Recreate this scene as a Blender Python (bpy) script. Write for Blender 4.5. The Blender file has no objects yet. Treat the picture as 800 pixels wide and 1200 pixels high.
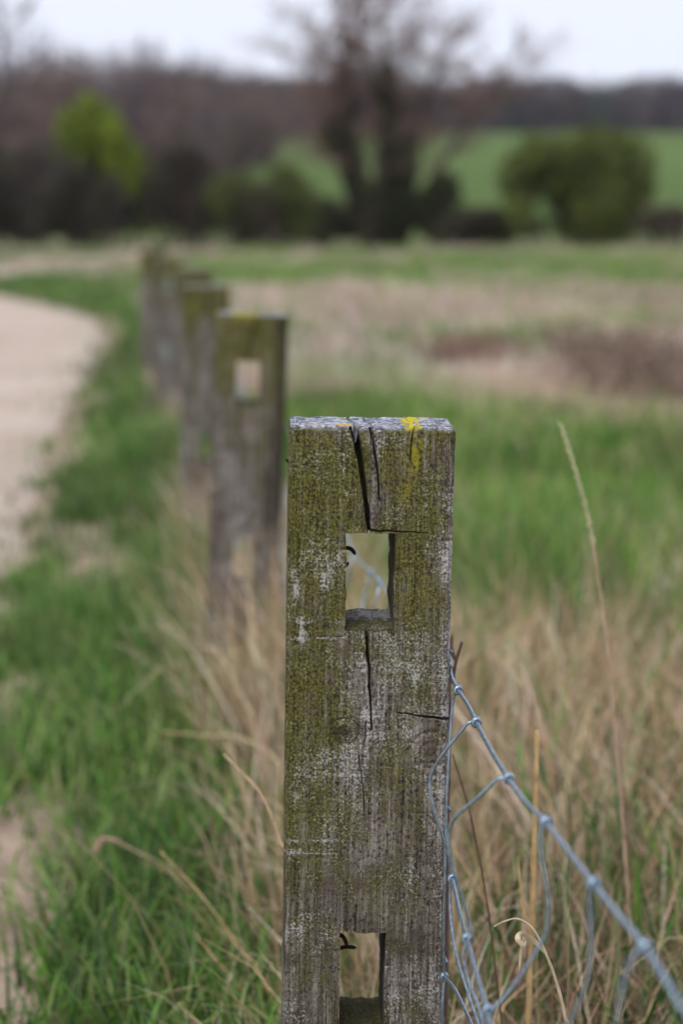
import bpy, math, random
import numpy as np
from mathutils import Vector

# ------------------------------------------------------------------ camera, sky, sun, exposure
sc = bpy.context.scene
FPX = 2333.0                       # focal length in pixels of the 800x1200 photograph
PITCH = math.radians(8.12)
CAMZ = 0.86
cam_d = bpy.data.cameras.new('camera')
cam = bpy.data.objects.new('camera', cam_d)
sc.collection.objects.link(cam)
cam.location = (0, 0, CAMZ)
cam.rotation_euler = (math.pi/2 - PITCH, 0, 0)
cam_d.sensor_fit = 'VERTICAL'
cam_d.sensor_height = 36.0
cam_d.lens = FPX/1200*36.0
cam_d.clip_start = 0.05
cam_d.clip_end = 3000
cam_d.dof.use_dof = True
cam_d.dof.focus_distance = 1.515
cam_d.dof.aperture_fstop = 4.25
cam_d.dof.aperture_blades = 9
sc.camera = cam

SUN_EL, SUN_ROT = math.radians(52), math.radians(200)
world = bpy.data.worlds.new('World'); sc.world = world; world.use_nodes = True
wn, wl = world.node_tree.nodes, world.node_tree.links
wn.clear()
sky = wn.new('ShaderNodeTexSky'); sky.sky_type = 'NISHITA'; sky.sun_disc = False
sky.sun_elevation = SUN_EL; sky.sun_rotation = SUN_ROT
sky.air_density = 1.0; sky.dust_density = 4.0
bg1 = wn.new('ShaderNodeBackground'); bg1.inputs['Strength'].default_value = 0.05
wl.new(sky.outputs[0], bg1.inputs['Color'])
bg2 = wn.new('ShaderNodeBackground')            # the even layer of cloud under that sky
bg2.inputs['Color'].default_value = (0.80, 0.84, 0.97, 1); bg2.inputs['Strength'].default_value = 0.80
add = wn.new('ShaderNodeAddShader')
wl.new(bg1.outputs[0], add.inputs[0]); wl.new(bg2.outputs[0], add.inputs[1])
mixw = wn.new('ShaderNodeMixShader'); mixw.inputs[0].default_value = 0.90
wl.new(bg1.outputs[0], mixw.inputs[1]); wl.new(bg2.outputs[0], mixw.inputs[2])
wo = wn.new('ShaderNodeOutputWorld'); wl.new(mixw.outputs[0], wo.inputs['Surface'])

sun_d = bpy.data.lights.new('sun', 'SUN'); sun_d.energy = 1.5; sun_d.angle = math.radians(35)
sun_d.color = (1.0, 0.97, 0.92)
sun = bpy.data.objects.new('sun', sun_d); sc.collection.objects.link(sun)
sun.location = (0, 0, 30)
sd = Vector((math.sin(SUN_ROT)*math.cos(SUN_EL), math.cos(SUN_ROT)*math.cos(SUN_EL), math.sin(SUN_EL)))
sun.rotation_euler = (-sd).to_track_quat('-Z', 'Y').to_euler()
sc.view_settings.view_transform = 'Standard'; sc.view_settings.look = 'None'
sc.view_settings.gamma = 1.0; sc.view_settings.exposure = 0.62
sc.view_settings.use_curve_mapping = False
sc.cycles.max_bounces = 6; sc.cycles.transparent_max_bounces = 4
sc.cycles.use_denoising = True

# ------------------------------------------------------------------ helpers
rng = np.random.default_rng(7)
R = random.Random(11)
COL = sc.collection
ST, CT = math.sin(PITCH), math.cos(PITCH)

def pix(px, py, Y):
    """point seen at photo pixel (px, py) at distance Y in front of the camera"""
    a, b = (px-400)/FPX, (py-600)/FPX
    dx, dy, dz = a, CT - b*ST, -ST - b*CT
    t = Y/dy
    return np.array([dx*t, Y, CAMZ + dz*t])

def on_ground(px, py, z=0.0):
    a, b = (px-400)/FPX, (py-600)/FPX
    dx, dy, dz = a, CT - b*ST, -ST - b*CT
    t = (z-CAMZ)/dz
    return np.array([dx*t, dy*t, z])

def sstep(a, b, x):
    t = np.clip((x-a)/(b-a), 0, 1)
    return t*t*(3-2*t)

def hash2(ix, iy, seed):
    h = (ix.astype(np.int64)*374761393 + iy.astype(np.int64)*668265263 + seed*1442695041) & 0xffffffff
    h = ((h ^ (h >> 13))*1274126177) & 0xffffffff
    h = h ^ (h >> 16)
    return (h & 0xffff)/65535.0

def vnoise(x, y, seed=0):
    x = np.asarray(x, float); y = np.asarray(y, float)
    x, y = np.broadcast_arrays(x, y)
    ix, iy = np.floor(x), np.floor(y)
    fx, fy = x-ix, y-iy
    fx = fx*fx*(3-2*fx); fy = fy*fy*(3-2*fy)
    a = hash2(ix, iy, seed); b = hash2(ix+1, iy, seed); c = hash2(ix, iy+1, seed); d = hash2(ix+1, iy+1, seed)
    return (a*(1-fx)+b*fx)*(1-fy) + (c*(1-fx)+d*fx)*fy

def fbm(x, y, seed=0, octv=4):
    s, a, tot = 0, 1.0, 0
    for o in range(octv):
        s = s + a*vnoise(np.asarray(x)*2**o + 17.3*o, np.asarray(y)*2**o - 9.1*o, seed+o); tot += a; a *= .5
    return s/tot

def mesh_np(name, verts, quads=None, tris=None, mats=(), smooth=True, colors=None, attrs=None):
    verts = np.asarray(verts, np.float32)
    quads = np.zeros((0, 4), np.int32) if quads is None else np.asarray(quads, np.int32).reshape(-1, 4)
    tris = np.zeros((0, 3), np.int32) if tris is None else np.asarray(tris, np.int32).reshape(-1, 3)
    me = bpy.data.meshes.new(name)
    me.vertices.add(len(verts)); me.vertices.foreach_set('co', verts.ravel())
    loops = np.concatenate([quads.ravel(), tris.ravel()]).astype(np.int32)
    me.loops.add(len(loops)); me.loops.foreach_set('vertex_index', loops)
    n = len(quads)+len(tris)
    me.polygons.add(n)
    tot = np.concatenate([np.full(len(quads), 4), np.full(len(tris), 3)]).astype(np.int32)
    st = np.concatenate([[0], np.cumsum(tot)[:-1]]).astype(np.int32)
    me.polygons.foreach_set('loop_start', st)
    try: me.polygons.foreach_set('loop_total', tot)
    except Exception: pass
    me.polygons.foreach_set('use_smooth', np.full(n, smooth, bool))
    if colors is not None:
        at = me.color_attributes.new('tint', 'FLOAT_COLOR', 'POINT')
        c = np.ones((len(verts), 4), np.float32); c[:, :3] = colors
        at.data.foreach_set('color', c.ravel())
    if attrs:
        for k, v in attrs.items():
            at = me.attributes.new(k, 'FLOAT', 'POINT')
            at.data.foreach_set('value', np.asarray(v, np.float32).ravel())
    for m in mats: me.materials.append(m)
    me.update(); me.validate()
    return me

def obj(name, me, parent=None, label=None, cat=None, group=None, kind=None, loc=None):
    o = bpy.data.objects.new(name, me); COL.objects.link(o)
    if parent is not None: o.parent = parent
    if label: o['label'] = label
    if cat: o['category'] = cat
    if group: o['group'] = group
    if kind: o['kind'] = kind
    if loc is not None: o.location = loc
    return o

def empty(name, loc, label, cat, group=None):
    return obj(name, None, None, label, cat, group, None, loc)

class Acc:
    """collects quads/tris of one mesh"""
    def __init__(s): s.v, s.q, s.t, s.c, s.n = [], [], [], [], 0
    def add(s, v, q=None, t=None, c=None):
        v = np.asarray(v, float)
        if q is not None and len(q): s.q.append(np.asarray(q)+s.n)
        if t is not None and len(t): s.t.append(np.asarray(t)+s.n)
        s.v.append(v); s.n += len(v)
        if c is not None: s.c.append(np.broadcast_to(np.asarray(c, float), (len(v), 3)))
    def mesh(s, name, mat, smooth=True):
        return mesh_np(name, np.concatenate(s.v), np.concatenate(s.q) if s.q else None,
                       np.concatenate(s.t) if s.t else None, [mat], smooth,
                       np.concatenate(s.c) if s.c else None)

def smooth_path(pts, n):
    """Catmull-Rom through pts, n samples per span"""
    P = np.asarray(pts, float)
    P = np.vstack([2*P[0]-P[1], P, 2*P[-1]-P[-2]])
    out = []
    for i in range(1, len(P)-2):
        t = np.linspace(0, 1, n, endpoint=False)[:, None]
        a, b, c, d = P[i-1], P[i], P[i+1], P[i+2]
        out.append(.5*(2*b + (c-a)*t + (2*a-5*b+4*c-d)*t*t + (3*b-a-3*c+d)*t**3))
    out.append(P[-2][None])
    return np.concatenate(out)

def tube(path, rad, sides=8, cap=True):
    P = np.asarray(path, float); n = len(P)
    rad = np.broadcast_to(np.asarray(rad, float), (n,))
    T = np.gradient(P, axis=0); T /= np.linalg.norm(T, axis=1)[:, None]+1e-12
    ref = np.array([0.31, 0.17, 0.93]) if abs(T[0] @ np.array([.31, .17, .93])) < .9 else np.array([1., 0, 0])
    N = np.zeros_like(P)
    u = ref - T[0]*(ref @ T[0]); u /= np.linalg.norm(u)
    for i in range(n):
        u = u - T[i]*(u @ T[i]); u /= np.linalg.norm(u)+1e-12; N[i] = u
    B = np.cross(T, N)
    a = np.linspace(0, 2*np.pi, sides, endpoint=False)
    V = P[:, None]+rad[:, None, None]*(np.cos(a)[None, :, None]*N[:, None]+np.sin(a)[None, :, None]*B[:, None])
    V = V.reshape(-1, 3)
    i = np.arange(n-1)[:, None]*sides; j = np.arange(sides)[None]; j2 = (j+1) % sides
    Q = np.stack([i+j, i+j2, i+sides+j2, i+sides+j], -1).reshape(-1, 4)
    Tt = None
    if cap:
        V = np.vstack([V, P[:1], P[-1:]])
        k = np.arange(sides); k2 = (k+1) % sides; c0, c1 = n*sides, n*sides+1
        Tt = np.concatenate([np.stack([np.full(sides, c0), k2, k], -1),
                             np.stack([np.full(sides, c1), (n-1)*sides+k, (n-1)*sides+k2], -1)])
    return V, Q, Tt

def segs_mesh(A, B, ra, rb, sides=4):
    """many straight tapered sticks at once"""
    A, B = np.asarray(A, float), np.asarray(B, float); n = len(A)
    D = B-A; L = np.linalg.norm(D, axis=1)[:, None]+1e-9; D = D/L
    ref = np.where(np.abs(D[:, 2:3]) < .9, np.array([[0, 0, 1.]]), np.array([[1., 0, 0]]))
    N = np.cross(D, ref); N /= np.linalg.norm(N, axis=1)[:, None]+1e-9
    M = np.cross(D, N)
    a = np.linspace(0, 2*np.pi, sides, endpoint=False)
    ring = np.cos(a)[None, :, None]*N[:, None]+np.sin(a)[None, :, None]*M[:, None]
    V0 = A[:, None]+ring*np.asarray(ra)[:, None, None]
    V1 = B[:, None]+ring*np.asarray(rb)[:, None, None]
    V = np.concatenate([V0, V1], 1).reshape(-1, 3)
    base = (np.arange(n)*2*sides)[:, None]; j = np.arange(sides)[None]; j2 = (j+1) % sides
    Q = np.stack([base+j, base+j2, base+sides+j2, base+sides+j], -1).reshape(-1, 4)
    return V, Q

# ------------------------------------------------------------------ materials
def mat_new(name):
    m = bpy.data.materials.new(name); m.use_nodes = True
    nt = m.node_tree; nt.nodes.clear()
    out = nt.nodes.new('ShaderNodeOutputMaterial')
    b = nt.nodes.new('ShaderNodeBsdfPrincipled'); nt.links.new(b.outputs[0], out.inputs['Surface'])
    return m, nt, b, out

class NT:
    def __init__(s, nt): s.nt = nt
    def node(s, t, **k):
        n = s.nt.nodes.new(t)
        for a, v in k.items(): setattr(n, a, v)
        return n
    def link(s, a, b): s.nt.links.new(a, b)
    def setin(s, n, i, v):
        if hasattr(v, 'links') or hasattr(v, 'is_linked'): s.link(v, n.inputs[i])
        else: n.inputs[i].default_value = v
    def math(s, op, a, b=0.0, clamp=False):
        n = s.node('ShaderNodeMath', operation=op, use_clamp=clamp); s.setin(n, 0, a); s.setin(n, 1, b); return n.outputs[0]
    def noise(s, vec, scale, detail=4, rough=.55, dist=0.0):
        n = s.node('ShaderNodeTexNoise'); s.link(vec, n.inputs['Vector'])
        n.inputs['Scale'].default_value = scale; n.inputs['Detail'].default_value = detail
        n.inputs['Roughness'].default_value = rough; n.inputs['Distortion'].default_value = dist
        return n.outputs[0]
    def mapping(s, vec, scale=(1, 1, 1), loc=(0, 0, 0)):
        n = s.node('ShaderNodeMapping'); s.link(vec, n.inputs[0]); n.inputs['Scale'].default_value = scale
        n.inputs['Location'].default_value = loc; return n.outputs[0]
    def mix(s, f, a, b):
        n = s.node('ShaderNodeMix', data_type='RGBA'); s.setin(n, 0, f)
        for i, v in ((6, a), (7, b)):
            if hasattr(v, 'is_linked'): s.link(v, n.inputs[i])
            else: n.inputs[i].default_value = (*v, 1)
        return n.outputs[2]
    def ramp(s, f, pts):
        n = s.node('ShaderNodeValToRGB'); s.link(f, n.inputs[0]); e = n.color_ramp.elements
        while len(e) < len(pts): e.new(.5)
        for i, (p, c) in enumerate(pts):
            e[i].position = p; e[i].color = (*c, 1) if len(c) == 3 else c
        return n.outputs[0]
    def rng(s, f, a, b, lo=0.0, hi=1.0):
        n = s.node('ShaderNodeMapRange', interpolation_type='SMOOTHSTEP'); s.link(f, n.inputs[0])
        for i, v in ((1, a), (2, b), (3, lo), (4, hi)): s.setin(n, i, v)
        return n.outputs[0]
    def attr(s, name, col=False):
        n = s.node('ShaderNodeAttribute', attribute_name=name); return n.outputs['Color' if col else 'Fac']

def wood_material():
    m, nt, b, out = mat_new('weathered_post_wood'); h = NT(nt)
    tc = h.node('ShaderNodeTexCoord').outputs['Object']
    info = h.node('ShaderNodeObjectInfo')
    off = h.node('ShaderNodeVectorMath', operation='ADD'); h.link(tc, off.inputs[0])
    comb = h.node('ShaderNodeCombineXYZ'); sc10 = h.math('MULTIPLY', info.outputs['Random'], 13.0)
    h.link(sc10, comb.inputs[1]); h.link(comb.outputs[0], off.inputs[1])
    P = off.outputs[0]
    alg, pale, yel, dark, top = (h.attr(k) for k in ('algae', 'pale', 'yellow', 'dark', 'endgrain'))
    fib = h.noise(h.mapping(P, (260, 260, 9)), 1, 5, .6, .3)
    fib2 = h.noise(h.mapping(P, (900, 900, 30)), 1, 3, .6)
    saw = h.noise(h.mapping(P, (14, 14, 420)), 1, 3, .6, .2)
    mid = h.noise(P, 38, 5, .6)
    fine = h.noise(P, 340, 5, .68)
    fine2 = h.noise(h.mapping(P, (1, 1, 1), (3.1, 1.7, .4)), 520, 4, .65)
    blot = h.noise(h.mapping(P, (1, 1, .6), (1.1, 5.7, 2.4)), 80, 7, .72)
    w = h.math('ADD', h.math('MULTIPLY', fib, .46), h.math('MULTIPLY', fine, .48))
    w = h.math('ADD', w, h.math('MULTIPLY', fib2, .20))
    col = h.ramp(w, [(.43, (.014, .011, .008)), (.52, (.066, .053, .041)), (.60, (.150, .128, .108)), (.71, (.34, .31, .285))])
    # dull brown stain
    st = h.math('MULTIPLY', h.rng(mid, .44, .64), .7)
    col = h.mix(st, col, (.062, .047, .033))
    # crusty pale lichen specks gathered in clusters and along saw marks
    f = h.math('ADD', h.math('MULTIPLY', fine2, .52), h.math('MULTIPLY', blot, .47))
    f = h.math('ADD', f, h.math('MULTIPLY', saw, .15))
    f = h.math('ADD', f, h.math('MULTIPLY', h.math('SUBTRACT', fib, .5), .12))
    f = h.math('ADD', f, h.math('MULTIPLY', pale, .24))
    pm = h.rng(f, .63, .77)
    pcol = h.mix(fine, (.33, .315, .31), (.56, .54, .54))
    col = h.mix(h.math('MULTIPLY', pm, .80), col, pcol)
    # algae: a thin film, the grain shows through it
    g = h.math('ADD', h.math('MULTIPLY', fine, .48), h.math('MULTIPLY', blot, .50))
    g = h.math('ADD', g, h.math('MULTIPLY', h.math('SUBTRACT', fib, .5), -.08))
    g = h.math('ADD', g, h.math('MULTIPLY', h.math('SUBTRACT', alg, .5), .40))
    gm = h.rng(g, .46, .64)
    acol = h.ramp(h.math('ADD', h.math('MULTIPLY', fine2, .80), h.math('MULTIPLY', fib2, .20)), [(.39, (.014, .013, .003)), (.51, (.080, .078, .009)), (.65, (.175, .168, .024))])
    col = h.mix(h.math('MULTIPLY', gm, .80), col, acol)
    pm2 = h.rng(f, .70, .80)
    col = h.mix(h.math('MULTIPLY', pm2, .62), col, pcol)
    # dark pits and grain lines
    pit = h.rng(h.math('ADD', h.math('MULTIPLY', fib2, .32), h.math('MULTIPLY', fine, .68)), .475, .37)
    col = h.mix(h.math('MULTIPLY', pit, .8), col, (.012, .010, .008))
    # yellow lichen
    ym = h.rng(h.math('ADD', h.math('ADD', h.math('MULTIPLY', blot, .25), h.math('MULTIPLY', fine, .55)), h.math('MULTIPLY', yel, .55)), .56, .86)
    ycol = h.mix(h.rng(fine, .4, .62), (.10, .092, .008), (.27, .235, .012))
    col = h.mix(h.math('MULTIPLY', ym, .75), col, ycol)
    # dark spots, damp stain and the darker mortice insides
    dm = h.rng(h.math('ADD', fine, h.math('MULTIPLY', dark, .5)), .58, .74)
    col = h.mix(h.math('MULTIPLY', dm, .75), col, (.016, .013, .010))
    # end grain: grey-blue with white crust and orange dots
    eg = h.ramp(h.math('ADD', h.math('MULTIPLY', fine, .5), h.math('MULTIPLY', blot, .5)), [(.38, (.030, .032, .040)), (.48, (.13, .135, .16)), (.56, (.40, .42, .48)), (.68, (.66, .68, .72))])
    om = h.rng(h.noise(h.mapping(P, (1, 1, 1), (7, 2, 5)), 75, 3, .5), .63, .70)
    eg = h.mix(om, eg, (.55, .30, .02))
    eg = h.mix(h.rng(h.math('ADD', yel, h.math('MULTIPLY', h.math('SUBTRACT', fine, .5), 1.6)), .42, .62), eg, (.45, .37, .02))
    col = h.mix(top, col, eg)
    h.link(col, b.inputs['Base Color'])
    b.inputs['Roughness'].default_value = .92
    b.inputs['Specular IOR Level'].default_value = .18
    bmp = h.node('ShaderNodeBump'); bmp.inputs['Strength'].default_value = .55; bmp.inputs['Distance'].default_value = .0012
    hh = h.math('ADD', h.math('MULTIPLY', fib2, .6), h.math('MULTIPLY', fine, .7))
    hh = h.math('ADD', hh, h.math('MULTIPLY', pm, .35))
    h.link(hh, bmp.inputs['Height']); h.link(bmp.outputs[0], b.inputs['Normal'])
    return m

def tint_material(name, rough=.7, trans=0.0, spec=.2, noise_scale=0, var=.3):
    """colour comes from the per-blade/per-leaf tint; optional light passing through thin leaves"""
    m, nt, b, out = mat_new(name); h = NT(nt)
    c = h.attr('tint', True)
    if noise_scale:
        tc = h.node('ShaderNodeTexCoord').outputs['Object']
        n = h.noise(tc, noise_scale, 5, .65)
        k = h.rng(n, .3, .7, 1-var, 1+var)
        vm = h.node('ShaderNodeVectorMath', operation='SCALE'); h.link(c, vm.inputs[0]); h.link(k, vm.inputs['Scale'])
        c = vm.outputs[0]
    h.link(c, b.inputs['Base Color']); b.inputs['Roughness'].default_value = rough
    b.inputs['Specular IOR Level'].default_value = spec
    if trans:
        t = h.node('ShaderNodeBsdfTranslucent'); h.link(c, t.inputs['Color'])
        ms = h.node('ShaderNodeMixShader'); ms.inputs[0].default_value = trans
        h.link(b.outputs[0], ms.inputs[1]); h.link(t.outputs[0], ms.inputs[2]); h.link(ms.outputs[0], out.inputs['Surface'])
    return m

def plain_material(name, c1, c2, scale, rough=.7, metal=0.0, bump=.2):
    m, nt, b, out = mat_new(name); h = NT(nt)
    tc = h.node('ShaderNodeTexCoord').outputs['Object']
    n = h.noise(tc, scale, 4, .6)
    h.link(h.mix(h.rng(n, .35, .65), c1, c2), b.inputs['Base Color'])
    b.inputs['Roughness'].default_value = rough; b.inputs['Metallic'].default_value = metal
    bm = h.node('ShaderNodeBump'); bm.inputs['Strength'].default_value = bump; bm.inputs['Distance'].default_value = .001
    h.link(n, bm.inputs['Height']); h.link(bm.outputs[0], b.inputs['Normal'])
    return m

M_WOOD = wood_material()
M_GRASS = tint_material('grass_blades', .6, .35, .25)
M_STRAW = tint_material('straw_blades', .75, .25, .15)
M_LEAF = tint_material('leaves', .6, .25, .2)
M_BARK = tint_material('bark_and_twigs', .9, 0, .1)
M_GROUND = tint_material('meadow_soil', .95, 0, .05, 9, .35)
M_WIRE = plain_material('galvanised_wire', (.19, .255, .32), (.34, .42, .50), 260, .33, .80, .15)
M_NAIL = plain_material('rusty_black_nail', (.010, .008, .007), (.030, .018, .012), 300, .8, .2, .3)
M_STEM = tint_material('dry_stem', .7, .12, .2, 60, .25)

def path_material():
    m, nt, b, out = mat_new('sandy_gravel_path'); h = NT(nt)
    tc = h.node('ShaderNodeTexCoord').outputs['Object']
    big = h.noise(tc, .9, 5, .6); gr = h.noise(tc, 130, 4, .7)
    c = h.mix(h.rng(big, .35, .65), (.40, .315, .255), (.48, .40, .335))
    c = h.mix(h.math('MULTIPLY', h.rng(gr, .52, .68), .5), c, (.25, .19, .15))
    h.link(c, b.inputs['Base Color']); b.inputs['Roughness'].default_value = .95
    b.inputs['Specular IOR Level'].default_value = .1
    bm = h.node('ShaderNodeBump'); bm.inputs['Strength'].default_value = .5; bm.inputs['Distance'].default_value = .006
    h.link(gr, bm.inputs['Height']); h.link(bm.outputs[0], b.inputs['Normal'])
    return m
M_PATH = path_material()

# ------------------------------------------------------------------ terrain
def height(x, y):
    x = np.asarray(x, float); y = np.asarray(y, float)
    ramp = np.clip(y-99, 0, None)
    hill = .063*ramp*sstep(0, 40, ramp)
    hill = np.where(y > 460, .063*361 + .01*(y-460), hill)
    bump = .035*(vnoise(x*.8+3, y*.8, 5)-.5)*sstep(2.5, 8, y) + .25*(vnoise(x*.06, y*.06, 6)-.5)*sstep(15, 40, y)
    return hill + bump

# right-hand edge of the path, read off the photograph on the flat ground
EDGE = np.array([on_ground(*p)[:2] for p in ((-105, 1200), (-45, 950), (-4, 800), (22, 680), (44, 590), (70, 510), (100, 445), (122, 405), (128, 385), (110, 371), (60, 358), (0, 347), (-70, 339))])
EDGE = np.vstack([[[-.62, -2.0]], EDGE])
def edge_x(y):
    return np.interp(y, EDGE[:, 1], EDGE[:, 0])
FENCE = np.array([[.011, 1.53], [-.182, 3.455], [-.374, 5.36], [-.525, 7.29], [-.805, 9.20], [-1.045, 11.1], [-1.20, 13.0], [-1.36, 14.9], [-1.53, 16.8]])
def fence_x(y):
    return np.interp(y, np.r_[-.45, FENCE[:, 1], 40], np.r_[.2, FENCE[:, 0], -5.0])

def straw_amount(x, y):
    """0 green .. 1 dry straw, as the meadow lies"""
    x = np.asarray(x, float); y = np.asarray(y, float)
    n = fbm(x*np.where(y < 6, 2.6, .9), y*np.where(y < 6, 1.5, .45), 21, 4); n2 = fbm(x*.22, y*.10, 31, 3)
    dxf = x - fence_x(y)
    base = np.interp(y, [0, 2.6, 3.6, 4.6, 6, 7.6, 8.8, 10.2, 20, 27, 32, 45, 70, 110], [.72, .64, .46, .34, .32, .36, .56, .80, .80, .76, .72, .72, .72, .7]) - .34*sstep(1.5, 5, x)*sstep(27, 34, y)*sstep(75, 55, y)
    base = base + .25*np.exp(-((dxf-.05)/.20)**2)*sstep(14, 8, y)      # rank dry grass along the fence
    n3 = fbm(x*.55+9, y*.16, 33, 3)
    v = base + (n-.5)*1.7 + (n2-.5)*1.2 + (n3-.5)*1.6*sstep(4, 7, y)
    e_ = x-np.interp(y, EDGE[:, 1], EDGE[:, 0])
    left = np.where(y < 22, sstep(.04, -.12, dxf), sstep(1.5, .9, e_)*sstep(40, 32, y))
    v = v*(1-left) + left*(.06 + (n-.5)*.6)
    return np.clip(v, 0, 1)

GREEN = np.array([[.080, .190, .026], [.125, .26, .040], [.19, .27, .070], [.050, .115, .035], [.24, .28, .11]])
STRAW = np.array([[.46, .35, .23], [.38, .275, .18], [.56, .46, .34], [.24, .155, .095], [.42, .30, .17]])
PINK = np.array([[.53, .395, .34], [.66, .525, .47], [.38, .265, .225]])

ys = np.concatenate([np.linspace(-5, 2, 15), np.linspace(2.1, 14, 150), np.geomspace(14.2, 120, 120), np.geomspace(123, 900, 90)])
sx = np.linspace(-1, 1, 161); xs_n = np.sign(sx)*np.abs(sx)**2.2
gx = (xs_n[None, :]*np.interp(ys, [-5, 2, 14, 120, 900], [14, 14, 30, 140, 700])[:, None])
gy = np.repeat(ys[:, None], 161, 1)
gz = height(gx, gy)
_e = gx-np.interp(gy, EDGE[:, 1], EDGE[:, 0])
gz = gz - .05*sstep(.02, -.12, _e)*sstep(-2.62, -2.4, _e)*(gy < 46)          # the path's bed
sa = straw_amount(gx, gy)[..., None]
gcol = np.array([.065, .105, .030])*(1-sa) + np.array([.34, .26, .205])*sa*(.6+.8*fbm(gx*.8, gy*.22, 68, 3)[..., None])
fieldg = sstep(99, 118, gy)[..., None]
fg = np.array([.088, .135, .036])*(.75+.35*fbm(gx*.02, gy*.008, 77, 3)[..., None])
strip = (sstep(.5, .75, fbm(gx*.03, gy*.05, 78, 2))*sstep(133, 101, gy))[..., None]
fg = fg*(1-.5*strip) + np.array([.19, .17, .09])*.5*strip
_s = (sstep(.24, -.02, _e+(fbm(gx*5, gy*2.5, 45, 3)-.5)*.7)*(_e > -3)*(gy < 40))[..., None]
gcol = gcol*(1-_s) + np.array([.30, .225, .17])*_s                      # bare trodden margin
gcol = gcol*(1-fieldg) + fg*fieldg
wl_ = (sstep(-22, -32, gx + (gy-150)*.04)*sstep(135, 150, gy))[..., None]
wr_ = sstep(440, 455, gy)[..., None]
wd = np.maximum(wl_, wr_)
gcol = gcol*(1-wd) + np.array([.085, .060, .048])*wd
NY, NX = gx.shape
idx = np.arange(NY*NX).reshape(NY, NX)
q = np.stack([idx[:-1, :-1], idx[:-1, 1:], idx[1:, 1:], idx[1:, :-1]], -1).reshape(-1, 4)
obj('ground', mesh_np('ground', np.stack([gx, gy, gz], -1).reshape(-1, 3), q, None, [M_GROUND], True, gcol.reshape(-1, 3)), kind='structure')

# path: a sheet whose right edge wanders
py_ = np.concatenate([np.linspace(-3, 12, 160), np.linspace(12.1, 45, 160)])
ex = np.interp(py_, EDGE[:, 1], EDGE[:, 0]) + (fbm(py_*1.7, py_*0, 3, 4)-.5)*.12
wid = 2.6
rows = []
for k, t in enumerate(np.linspace(0, 1, 40)):
    xx = ex - wid*t
    zz = height(xx, py_) + .006 - (.03 if k in (0, 39) else 0)
    rows.append(np.stack([xx, py_, zz], -1))
rows = np.stack(rows, 1); n0, n1 = rows.shape[:2]
idx = np.arange(n0*n1).reshape(n0, n1)
q = np.stack([idx[:-1, :-1], idx[1:, :-1], idx[1:, 1:], idx[:-1, 1:]], -1).reshape(-1, 4)
obj('path', mesh_np('path', rows.reshape(-1, 3), q, None, [M_PATH]), kind='structure')

# ------------------------------------------------------------------ fence posts
W, D = .125, .085
H1 = .712
def pu(px, py):
    l = 336.4 + (329.0-336.4)*(py-500)/700; r = 533.3 + (515.5-533.3)*(py-500)/700
    return ((px-l)/(r-l)-.5)*W
def pv(py):
    return math.tan(PITCH+math.atan((py-600)/FPX))*1.488 - .1477

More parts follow.
